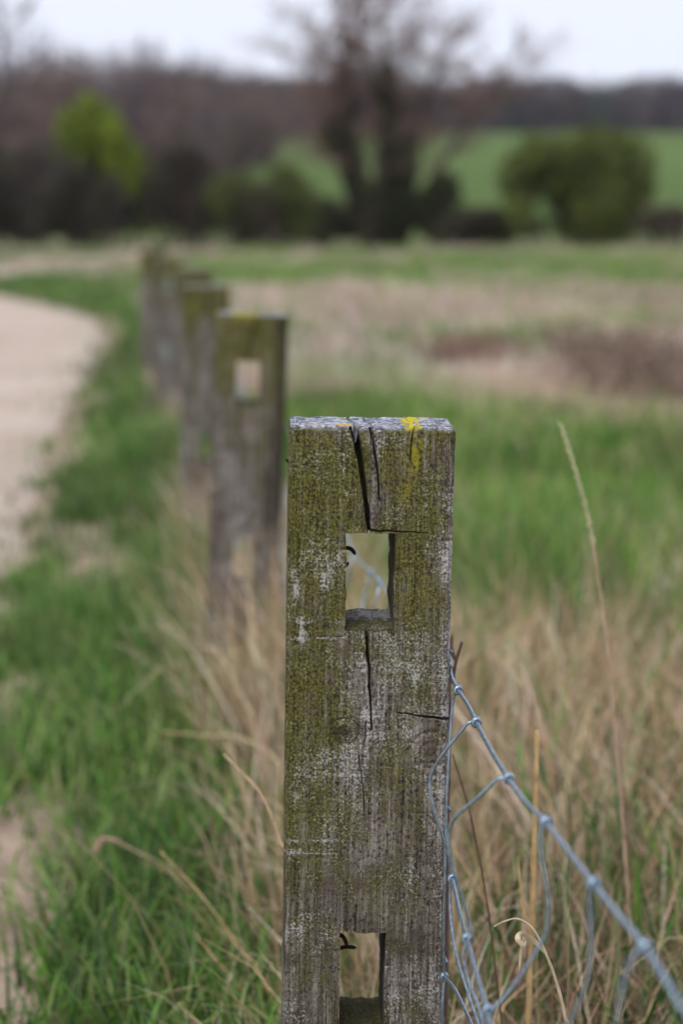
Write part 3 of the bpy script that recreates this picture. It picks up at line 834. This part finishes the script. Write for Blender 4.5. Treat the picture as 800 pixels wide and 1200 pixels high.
# single stems one can pick out
def grass_stem(label, pts, r0, r1, col, head=None, group=None, leaf=None, cat='grass stem'):
    pts = [np.asarray(p, float) for p in pts]
    if pts[0][2] > .02:                                   # root it in the soil
        d0 = pts[0]-pts[1]; k = min(1.0, .05/(abs(d0[0])+abs(d0[1])+1e-6))
        gx_, gy_ = pts[0][0]+d0[0]*k*.5, pts[0][1]+d0[1]*k*.5
        pts = [np.array([gx_, gy_, float(height(gx_, gy_))-.01])]+pts
    P = smooth_path(pts, 10)
    base = P[0].copy()
    root = empty('grass_stem', tuple(base), label, cat, group)
    rad = np.linspace(r0, r1, len(P))*(1+.10*np.sin(np.linspace(0, 60, len(P))))
    V, Q, T = tube(P-base, rad, 7)
    obj('stem', mesh_np('stem', V, Q, T, [M_STEM], True, np.tile(np.array(col), (len(V), 1))), root)
    if head:
        i0 = int(len(P)*(1-head[0])); A = Acc()
        hp = P[i0:]-base
        for k in range(head[1]):
            t = k/head[1]; j = t*(len(hp)-1); i = int(j); p = hp[i]+(hp[min(i+1, len(hp)-1)]-hp[i])*(j-i)
            d = hp[min(i+1, len(hp)-1)]-hp[i-1 if i else 0]; d /= np.linalg.norm(d)+1e-9
            a = k*2.4; s = np.array([math.cos(a), math.sin(a)*.6, .0]); L = head[2]*(1-.35*t)
            q0 = p+s*head[3]*.3; q1 = p+d*L*.5+s*head[3]; q2 = p+d*L+s*head[3]*.5
            v, q, t_ = tube(np.array([q0, q1, q2]), [head[3]*.35, head[3]*.6, head[3]*.12], 5)
            A.add(v, q, t_, head[4])
        obj('seed_head', A.mesh('seed_head', M_STEM), root)
    if leaf is not None:
        for lp, w in leaf:
            LP = smooth_path(lp, 8)-base; m = len(LP)
            t = np.linspace(0, 1, m); ww = w*np.sin(np.pi*np.clip(t*.9+.1, 0, 1))**.7
            sdv = np.cross(np.gradient(LP, axis=0), [0.2, 1, .1]); sdv /= np.linalg.norm(sdv, axis=1)[:, None]
            up = np.array([0, -.0006, .0004])
            V = np.concatenate([LP-sdv*ww[:, None], LP+up, LP+sdv*ww[:, None]]); i = np.arange(m-1)
            Q = np.concatenate([np.stack([i, i+1, i+1+m, i+m], -1), np.stack([i+m, i+1+m, i+1+2*m, i+2*m], -1)])
            obj('leaf', mesh_np('leaf', V, Q, None, [M_STEM], True, np.tile(np.array(col)*1.15, (len(V), 1))), root)
    return root
def pp(*a): return [pix(*p) for p in a]
TAN, PALE, RED = (.42, .29, .15), (.52, .41, .27), (.16, .09, .055)
grass_stem('tall slender grass stem with a narrow pale green seed head right of the mossy post',
           pp((748, 1238, 1.99), (738, 1090, 1.98), (724, 900, 1.96), (711, 760, 1.95), (693, 630, 1.94), (676, 560, 1.93), (657, 500, 1.92)), .0019, .0010, (.46, .33, .23),
           head=(.36, 52, .014, .0020, (.40, .44, .23)))
def to_ground(p, z=-.01):
    return p
grass_stem('upright straw-coloured broken stalk standing behind the top wire of the netting',
           pp((612, 1330, 1.72), (618, 1200, 1.72), (624, 1040, 1.72), (627, 930, 1.72), (629, 856, 1.72)), .0029, .0023, (.56, .38, .18),
           leaf=[(pp((622, 1100, 1.72), (612, 1060, 1.71), (606, 1000, 1.70)), .0016)])
grass_stem('curled pale dry grass blade looping among the netting wires',
           pp((668, 1250, 1.42), (661, 1190, 1.42), (651, 1150, 1.42), (640, 1120, 1.42), (625, 1090, 1.42), (607, 1077, 1.42), (590, 1080, 1.42), (578, 1086, 1.42)), .0017, .0005, (.44, .36, .245),
           leaf=[(pp((640, 1118, 1.42), (626, 1103, 1.42), (612, 1094, 1.415), (606, 1100, 1.41), (613, 1108, 1.41), (616, 1102, 1.41)), .0022), (pp((613, 1100, 1.415), (610, 1115, 1.415), (608, 1138, 1.415)), .0010)])
grass_stem('thin reddish brown stem slanting past the edge of the mossy post',
           pp((592, 1260, 1.66), (583, 1160, 1.66), (569, 1050, 1.66), (552, 960, 1.66), (541, 920, 1.66), (530, 884, 1.66)), .0012, .0007, RED)
grass_stem('broad bleached grass blade slanting behind the netting',
           pp((690, 1190, 2.2), (668, 1080, 2.25), (640, 1000, 2.3), (600, 930, 2.35), (560, 868, 2.4), (528, 826, 2.42)), .0040, .0024, (.56, .45, .36))
grass_stem('short dark dry twig beside the top staple of the mossy post',
           pp((526, 840, 1.63), (530, 800, 1.63), (534, 775, 1.63), (541, 752, 1.63)), .0019, .0012, (.17, .11, .095),
           leaf=[(pp((534, 775, 1.63), (528, 760, 1.63), (530, 742, 1.63)), .0022)])
grass_stem('long tan stalk arching across the green verge left of the mossy post',
           pp((352, 1240, 1.98), (325, 1180, 2.0), (280, 1110, 2.02), (235, 1048, 2.04), (188, 998, 2.06)), .0016, .0008, TAN)
grass_stem('tan stalk lying below the long arching stalk on the green verge',
           pp((340, 1236, 1.96), (315, 1198, 1.96), (275, 1150, 1.97), (232, 1100, 1.98)), .0018, .0010, TAN)
grass_stem('pale dry stalk with a nodding brown seed head over the green verge',
           pp((262, 1110, 2.32), (240, 1060, 2.33), (200, 1020, 2.34), (160, 998, 2.35), (128, 984, 2.36), (112, 996, 2.36)), .0014, .0009, (.40, .30, .19),
           head=(.30, 22, .016, .0030, (.36, .24, .18)))
grass_stem('straw blade lying almost level in front of the leaning post base',
           pp((330, 905, 2.6), (285, 866, 2.62), (240, 862, 2.64), (190, 858, 2.66)), .0024, .0010, (.50, .38, .22))
grass_stem('dry brown stalk leaning against the left side of the mossy post',
           pp((345, 1040, 1.75), (328, 985, 1.78), (305, 930, 1.8), (262, 884, 1.84)), .0020, .0009, (.44, .31, .18))
grass_stem('bleached bent straw in front of the leaning post',
           pp((300, 862, 2.75), (282, 812, 2.75), (262, 775, 2.75), (244, 757, 2.75)), .0034, .0018, (.52, .40, .27))
grass_stem('dark dry stem rising through the straw right of the netting',
           pp((742, 1160, 2.2), (738, 1060, 2.2), (733, 960, 2.2), (722, 860, 2.2), (716, 800, 2.2)), .0022, .0010, (.24, .15, .09))

# ------------------------------------------------------------------ shrubs and trees
def leaf_cloud(centers, n, size, pal, jitter=.25):
    """n small leaf faces spread through ellipsoidal clumps (cx,cy,cz,rx,ry,rz)"""
    C = np.asarray(centers, float)
    vol = C[:, 3]*C[:, 4]*C[:, 5]; pick = rng.choice(len(C), n, p=vol/vol.sum())
    d = rng.normal(size=(n, 3)); d /= np.linalg.norm(d, axis=1)[:, None]
    r = rng.random(n)**.42*(.85+.3*rng.random(n))
    p = C[pick, :3]+d*r[:, None]*C[pick, 3:]
    a = rng.normal(size=(n, 3)); a /= np.linalg.norm(a, axis=1)[:, None]
    b = np.cross(a, rng.normal(size=(n, 3))); b /= np.linalg.norm(b, axis=1)[:, None]
    s = size*rng.uniform(.6, 1.4, n)[:, None]
    V = np.stack([p-a*s, p+b*s*.5, p+a*s, p-b*s*.5], 1).reshape(-1, 3)
    Q = np.arange(n*4).reshape(n, 4)
    c = pickcol(np.asarray(pal), n, jitter)
    return V, Q, np.repeat(c, 4, 0)

def branch_tree(base, top, r, seed, levels=3, kids=5, spread=.7, twig=.02, lens=.6, up=.2):
    """limb from base to top and its branches; returns stick arrays by thickness"""
    rr = np.random.default_rng(seed); out = []
    def grow(a, b, ra, lev):
        n = 5 if lev == 0 else 3
        pts = [a]
        L = np.linalg.norm(b-a)
        for k in range(1, n+1):
            t = k/n; p = a+(b-a)*t + rr.normal(0, .035*L, 3)*(1 if k < n else .3); pts.append(p)
        for k in range(n):
            r0 = ra*(1-.75*k/n); r1 = ra*(1-.75*(k+1)/n)
            out.append((pts[k], pts[k+1], r0, r1, lev))
        if lev >= levels: return
        m = kids if lev else kids+3
        for k in range(m):
            t = rr.uniform(.30, 1.0) if lev == 0 else rr.uniform(.2, 1)
            i = min(int(t*n), n-1); p = pts[i]+(pts[i+1]-pts[i])*(t*n-i)
            d = (b-a)/L + rr.normal(0, spread, 3); d[2] += up; d /= np.linalg.norm(d)
            ll = L*lens*rr.uniform(.55, 1.1)*(1.1-.45*t)
            grow(p, p+d*ll, max(ra*(1-.7*t)*.55, twig), lev+1)
    grow(np.asarray(base, float), np.asarray(top, float), r, 0)
    return out

def sticks(name, segs, cols, parent, sides=4, **kw):
    A = np.array([s[0] for s in segs]); B = np.array([s[1] for s in segs])
    V, Q = segs_mesh(A, B, np.array([s[2] for s in segs]), np.array([s[3] for s in segs]), sides)
    c = np.repeat(pickcol(np.asarray(cols), len(segs), .15), 2*sides, 0)
    return obj(name, mesh_np(name, V, Q, None, [M_BARK], True, c), parent, **kw)

def shrub(label, px0, px1, pytop, Y, pal, nleaf, seed, stems=9, cols=((.055, .042, .034),), depth=None, clumps=None, twiglev=2, leafsize=.11, cat='shrub', name='shrub'):
    """shrub filling photo columns px0..px1 up to row pytop, standing on the ground at distance Y"""
    rr = np.random.default_rng(seed)
    g = float(height(0, Y)); x0, x1 = pix(px0, 280, Y)[0], pix(px1, 280, Y)[0]
    h_ = pix(400, pytop, Y)[2]-g; cx = (x0+x1)/2; w = (x1-x0)/2; dp = depth or min(w, 3.2)
    root = empty(name, (cx, Y, g), label, cat)
    segs = []
    for k in range(stems):
        bx = rr.uniform(-.55, .55)*w; by = rr.uniform(-.5, .5)*dp
        tx = bx*1.5+rr.normal(0, .12*w); 
        segs += branch_tree((bx, by, -.1), (tx, by*1.4, h_*rr.uniform(.55, .92)), .07, seed*31+k, twiglev, 6, .55, .012, .5, .25)
    sticks('branches', segs, cols, root, 3)
    if nleaf:
        cl = []
        if clumps is None:
            for k in range(26 if w < 6 else 70):
                a = rr.uniform(-1, 1); zz = rr.uniform(.22, .92)
                prof = math.sqrt(max(.05, 1-a*a*.8)) if w < 6 else 1.0; s = rr.uniform(.16, .30)
                cl.append((a*w*.88, rr.uniform(-.8, .8)*dp, min(zz, prof*.92)*h_, min(w*s*1.1, 1.8), dp*s*1.4, h_*s))
        else:
            for (a, zz, s) in clumps:
                cl.append((a*w, rr.uniform(-.6, .6)*dp, zz*h_, w*s, dp*s*1.6, h_*s))
        V, Q, c = leaf_cloud(cl, nleaf, leafsize, pal)
        obj('crown', mesh_np('crown', V, Q, None, [M_LEAF], False, c), root)
    return root

OLIVE = [(.085, .125, .020), (.125, .165, .028), (.060, .080, .016), (.135, .145, .036)]
LIME = [(.17, .23, .020), (.24, .30, .030), (.12, .17, .016)]
DARKB = [(.035, .034, .018), (.052, .050, .026), (.065, .053, .036)]
BROWN = ((.085, .058, .048), (.11, .078, .066), (.065, .048, .044))
GREYB = ((.075, .062, .062), (.10, .085, .082), (.06, .05, .05))

shrub('rounded olive green shrub standing alone before the green field', 584, 770, 158, 89, OLIVE, 17000, 1, 10, leafsize=.13,
      clumps=[(-.72, .62, .30), (-.45, .72, .30), (-.15, .70, .34), (.15, .72, .34), (.45, .74, .34), (.70, .70, .30), (.55, .42, .34), (.78, .42, .22), (.2, .40, .34), (-.12, .34, .28), (.1, .2, .25), (.5, .2, .25), (-.80, .30, .18), (-.85, .15, .14), (-.6, .85, .18), (.0, .88, .2), (.55, .9, .18)])
shrub('bright yellow-green bush rising above the grey thicket on the left', 36, 196, 114, 95, LIME, 14000, 2, 8, leafsize=.13,
      clumps=[(-.15, .78, .26), (.05, .70, .28), (-.45, .74, .2), (.25, .68, .22), (-.35, .66, .24), (-.5, .60, .2), (.18, .60, .24), (.42, .50, .22), (.6, .40, .2), (.72, .30, .18), (-.1, .9, .14), (.55, .55, .16), (-.3, .5, .2)])
shrub('bare grey thicket at the left end of the hedge', -60, 78, 158, 91, DARKB, 5000, 3, 14, GREYB, twiglev=3)
shrub('broad bare thicket beyond the left end of the hedge', -420, -40, 170, 94, DARKB, 6000, 13, 26, GREYB, twiglev=2)
shrub('low dark thicket in front of the yellow-green bush', 36, 150, 200, 87, DARKB, 9000, 4, 14, GREYB, twiglev=3)
shrub('dark brown shrub between the yellow-green bush and the olive hedge', 168, 262, 168, 90, DARKB, 6000, 5, 12, BROWN, twiglev=3)
shrub('olive hedge shrub with dark base left of the ivy-clad tree', 244, 366, 196, 88, [(.090, .115, .028), (.12, .14, .038), (.06, .07, .022)], 9000, 6, 10, BROWN)
shrub('low dark bramble at the foot of the ivy-clad tree', 352, 420, 232, 92, DARKB, 3500, 7, 7, BROWN)
shrub('low dark scrub between the ivy-clad tree and the olive shrub', 508, 628, 243, 90, DARKB, 5000, 8, 9, BROWN)
shrub('low brown scrub right of the olive shrub', 742, 812, 240, 86, [(.10, .065, .06), (.075, .055, .045), (.06, .06, .03)], 1500, 9, 9, BROWN)

shrub('long low dark bramble hedge running along the foot of the wood', -90, 420, 222, 96, DARKB, 16000, 12, 40, GREYB, twiglev=2, leafsize=.13, depth=1.5, cat='hedge', name='bramble_hedge')
# dead russet plants in the meadow
def dead_clump(label, px0, px1, pytop, pyb, seed, cols):
    b = on_ground((px0+px1)/2, pyb); Y = b[1]; x0 = pix(px0, pyb, Y)[0]; x1 = pix(px1, pyb, Y)[0]
    h_ = pix(400, pytop, Y)[2]; rr = np.random.default_rng(seed); root = empty('dead_dock_clump', (b[0], Y, float(height(b[0], Y))), label, 'dead plant')
    segs = []
    for k in range(60):
        bx = rr.uniform(-.5, .5)*(x1-x0); by = rr.uniform(-.7, .9)
        segs += branch_tree((bx, by, -.02), (bx+rr.normal(0, .08), by+rr.normal(0, .08), h_*rr.uniform(.6, 1.05)), .006, seed*77+k, 1, 7, .4, .003, .35, .4)
    sticks('stems', segs, cols, root, 3)
    cl = [(rr.uniform(-.5, .5)*(x1-x0), rr.uniform(-.7, .9), h_*rr.uniform(.25, .85), .22, .25, .16*h_/.5) for k in range(26)]
    V, Q, c = leaf_cloud(cl, 2600, .016, cols)
    obj('seed_spikes', mesh_np('seed_spikes', V, Q, None, [M_LEAF], False, c), root)
RUS = [(.23, .165, .125), (.30, .215, .165), (.17, .12, .095)]
dead_clump('russet patch of dead dock plants on the right of the meadow', 665, 812, 388, 470, 41, RUS)
dead_clump('small russet patch of dead dock plants in the straw near the fence', 505, 600, 396, 432, 42, [(.22, .14, .10), (.28, .19, .14)])

# ivy-clad tree with several trunks
Y0 = 92.0; g0 = float(height(0, Y0))
root = empty('ivy_clad_tree', (pix(440, 283, Y0)[0], Y0, g0), 'tall bare tree with several ivy-clad trunks rising from the hedge', 'tree')
bx, by, bz = root.location
def rel(px, py, dy=0):
    p = pix(px, py, Y0+dy); return np.array([p[0]-bx, dy, p[2]-bz])
trunks = [((432, 290), (422, 200), (408, 130), (403, 40), .26), ((440, 290), (448, 190), (454, 110), (446, 10), .28), ((462, 290), (476, 200), (492, 140), (520, 60), .22), ((428, 290), (404, 210), (384, 150), (356, 70), .15), ((470, 290), (500, 220), (545, 150), (590, 90), .13), ((455, 290), (450, 180), (428, 60), (422, -40), .18)]
crown = []
for k, t in enumerate(trunks):
    pts = smooth_path([rel(*t[j], dy=(k-2.5)*.35) for j in range(4)], 6)
    V, Q, T = tube(pts, np.linspace(t[4]*1.7, t[4]*.4, len(pts)), 7)
    obj('trunk', mesh_np('trunk', V, Q, T, [M_BARK], True, np.tile([.060, .050, .038], (len(V), 1))), root)
    for j in range(4, len(pts), 1):
        for m in range(3 if j > 8 else 1):
            d = rng.normal(0, 1, 3); d[2] = abs(d[2])*.6+.35; d[0] += .25*np.sign(pts[j][0]); d /= np.linalg.norm(d)
            L = rng.uniform(1.6, 3.6)
            crown += branch_tree(pts[j], pts[j]+d*L, .045, 500+k*100+j*5+m, 2, 6, .55, .017, .55, .15)
sticks('crown', crown, [(.20, .135, .11), (.24, .165, .14), (.15, .105, .09)], root, 3)
ivy = []
for (px, py, w, hh) in ((404, 95, 13, 34), (402, 130, 17, 26), (395, 165, 22, 22), (412, 190, 12, 30), (424, 235, 14, 34), (452, 100, 15, 30), (454, 135, 14, 34), (456, 180, 12, 34), (452, 230, 15, 38), (440, 268, 24, 14), (478, 190, 13, 36), (474, 240, 17, 36), (500, 250, 18, 30), (520, 225, 20, 26)):
    c = rel(px, py); s = Y0/FPX
    ivy.append((c[0], c[1]-.5, c[2], w*s, 1.3, hh*s))
V, Q, c = leaf_cloud(ivy, 15000, .12, [(.030, .042, .014), (.045, .055, .020), (.022, .03, .012), (.055, .05, .022)])
obj('ivy', mesh_np('ivy', V, Q, None, [M_LEAF], False, c), root)

# woods on the hillside: bare trees massed together, each stand one mass
def wood(name, label, spots, hmin, hmax, cols, seed, twigs=240, tw=.035, low=.7):
    rr = np.random.default_rng(seed)
    A, B, RA, RB, C = [], [], [], [], []
    for (x, y) in spots:
        h_ = rr.uniform(hmin, hmax); g = float(height(x, y)); base = np.array([x, y, g-.2]); w = h_*rr.uniform(.22, .34)
        c = np.asarray(cols)[rr.integers(0, len(cols))]*rr.uniform(.8, 1.2)
        A.append(base[None]); B.append((base+[rr.normal(0, .3), 0, h_*.75])[None]); RA.append([.22]); RB.append([.07]); C.append(c[None]*.8)
        n = twigs
        t = rr.random(n)**low
        p = base+np.stack([rr.normal(0, .5, n)*w*(.5+.7*t), rr.normal(0, .5, n)*w*(.5+.7*t), h_*(.01+.86*t)], -1)
        d = rr.normal(0, 1, (n, 3)); d[:, 2] = np.abs(d[:, 2])*.9+.25; d[:, :2] += (p-base)[:, :2]/w*.5; d /= np.linalg.norm(d, axis=1)[:, None]
        L = rr.uniform(.8, 2.6, n)*h_/11*(1.1-.5*t)
        A.append(p); B.append(p+d*L[:, None]); RA.append(rr.uniform(.6, 1.5, n)*tw); RB.append(np.full(n, tw*.25)); C.append(c*rr.uniform(.75, 1.25, (n, 1)))
    V, Q = segs_mesh(np.concatenate(A), np.concatenate(B), np.concatenate(RA), np.concatenate(RB), 3)
    cc = np.repeat(np.concatenate(C), 6, 0)
    return obj(name, mesh_np(name, V, Q, None, [M_BARK], True, cc), None, label, 'woodland', None, 'stuff')
sp = []
rr = np.random.default_rng(3)
for k in range(340):
    y = rr.uniform(128, 250); xr = pix(np.interp(y, [128, 160, 250], [215, 262, 345]), 200, y)[0]; xl = pix(-620, 200, y)[0]
    sp.append((xr-(xr-xl)*rr.random()**1.25, y))
wood('woodland', 'brown leafless woodland covering the hill on the left', sp, 5.0, 12.5, [(.145, .105, .10), (.17, .125, .11), (.125, .10, .112), (.18, .13, .11)], 4, 330, .05)  # bare-twig browns with a purple distance-haze tint mixed into the colour
sp = []
for k in range(300):
    y = rr.uniform(440, 485); sp.append((rr.uniform(pix(250, 200, y)[0], pix(960, 200, y)[0]), y))
wood('woodland', 'distant grey-brown woodland along the crest above the green field', sp, 5, 14, [(.105, .09, .108), (.09, .085, .105), (.075, .085, .075), (.12, .095, .10)], 5, 380, .15, 1.3)  # bluish haze of distance is put into these twig colours
sp = []
for k in range(70):
    y = rr.uniform(330, 430); sp.append((rr.uniform(pix(180, 200, y)[0], pix(345 if y < 380 else 400, 200, y)[0]), y))
wood('woodland', 'brown leafless copse on the slope behind the ivy-clad tree', sp, 9, 13, [(.15, .11, .10), (.12, .095, .095)], 6, 300, .08)

# single tall bare trees over the left wood
def bare_tree(label, px, pytop, Y, r, seed, w=1.0):
    g = float(height(pix(px, 200, Y)[0], Y)); x = pix(px, 200, Y)[0]; h_ = pix(px, pytop, Y)[2]-g
    root = empty('bare_tree', (x, Y, g), label, 'tree')
    V, Q, T = tube(smooth_path([(0, 0, -.3), (.1, 0, h_*.4), (-.1, 0, h_*.8)], 5), np.linspace(r, r*.3, 11), 7)
    obj('trunk', mesh_np('trunk', V, Q, T, [M_BARK], True, np.tile([.06, .05, .045], (len(V), 1))), root)
    cr = []
    for k in range(12):
        z = h_*random.Random(seed+k).uniform(.35, .8); a = k*2.4; L = h_*.26*w
        cr += branch_tree((0, 0, z), (math.cos(a)*L*.8, math.sin(a)*L*.8, min(z+L*.8, h_)), r*.35, seed*9+k, 2, 7, .55, .034, .55, .15)
    sticks('crown', cr, [(.075, .058, .055), (.095, .072, .07)], root, 3)
bare_tree('tall bare tree at the left edge of the brown wood', 8, -20, 150, .22, 71)
bare_tree('bare tree with a rounded crown standing above the brown wood', 168, 34, 205, .25, 72, .8)
bare_tree('slim bare tree beside the round-crowned tree above the brown wood', 236, 72, 220, .2, 73, .7)

# ------------------------------------------------------------------ moist spring air
hm = bpy.data.materials.new('haze'); hm.use_nodes = True; hm.node_tree.nodes.clear()
ho = hm.node_tree.nodes.new('ShaderNodeOutputMaterial'); hv = hm.node_tree.nodes.new('ShaderNodeVolumePrincipled')
hv.inputs['Color'].default_value = (.90, .92, 1.0, 1); hv.inputs['Density'].default_value = .00012; hv.inputs['Anisotropy'].default_value = .2
hm.node_tree.links.new(hv.outputs[0], ho.inputs['Volume'])
X_, Ya, Yb, Za, Zb = 720, -8, 920, -2.0, 60
hvv = [(x, y, z) for z in (Za, Zb) for y in (Ya, Yb) for x in (-X_, X_)]
obj('haze', mesh_np('haze', hvv, [(0, 2, 3, 1), (4, 5, 7, 6), (0, 1, 5, 4), (2, 6, 7, 3), (0, 4, 6, 2), (1, 3, 7, 5)], None, [hm], False), kind='stuff')
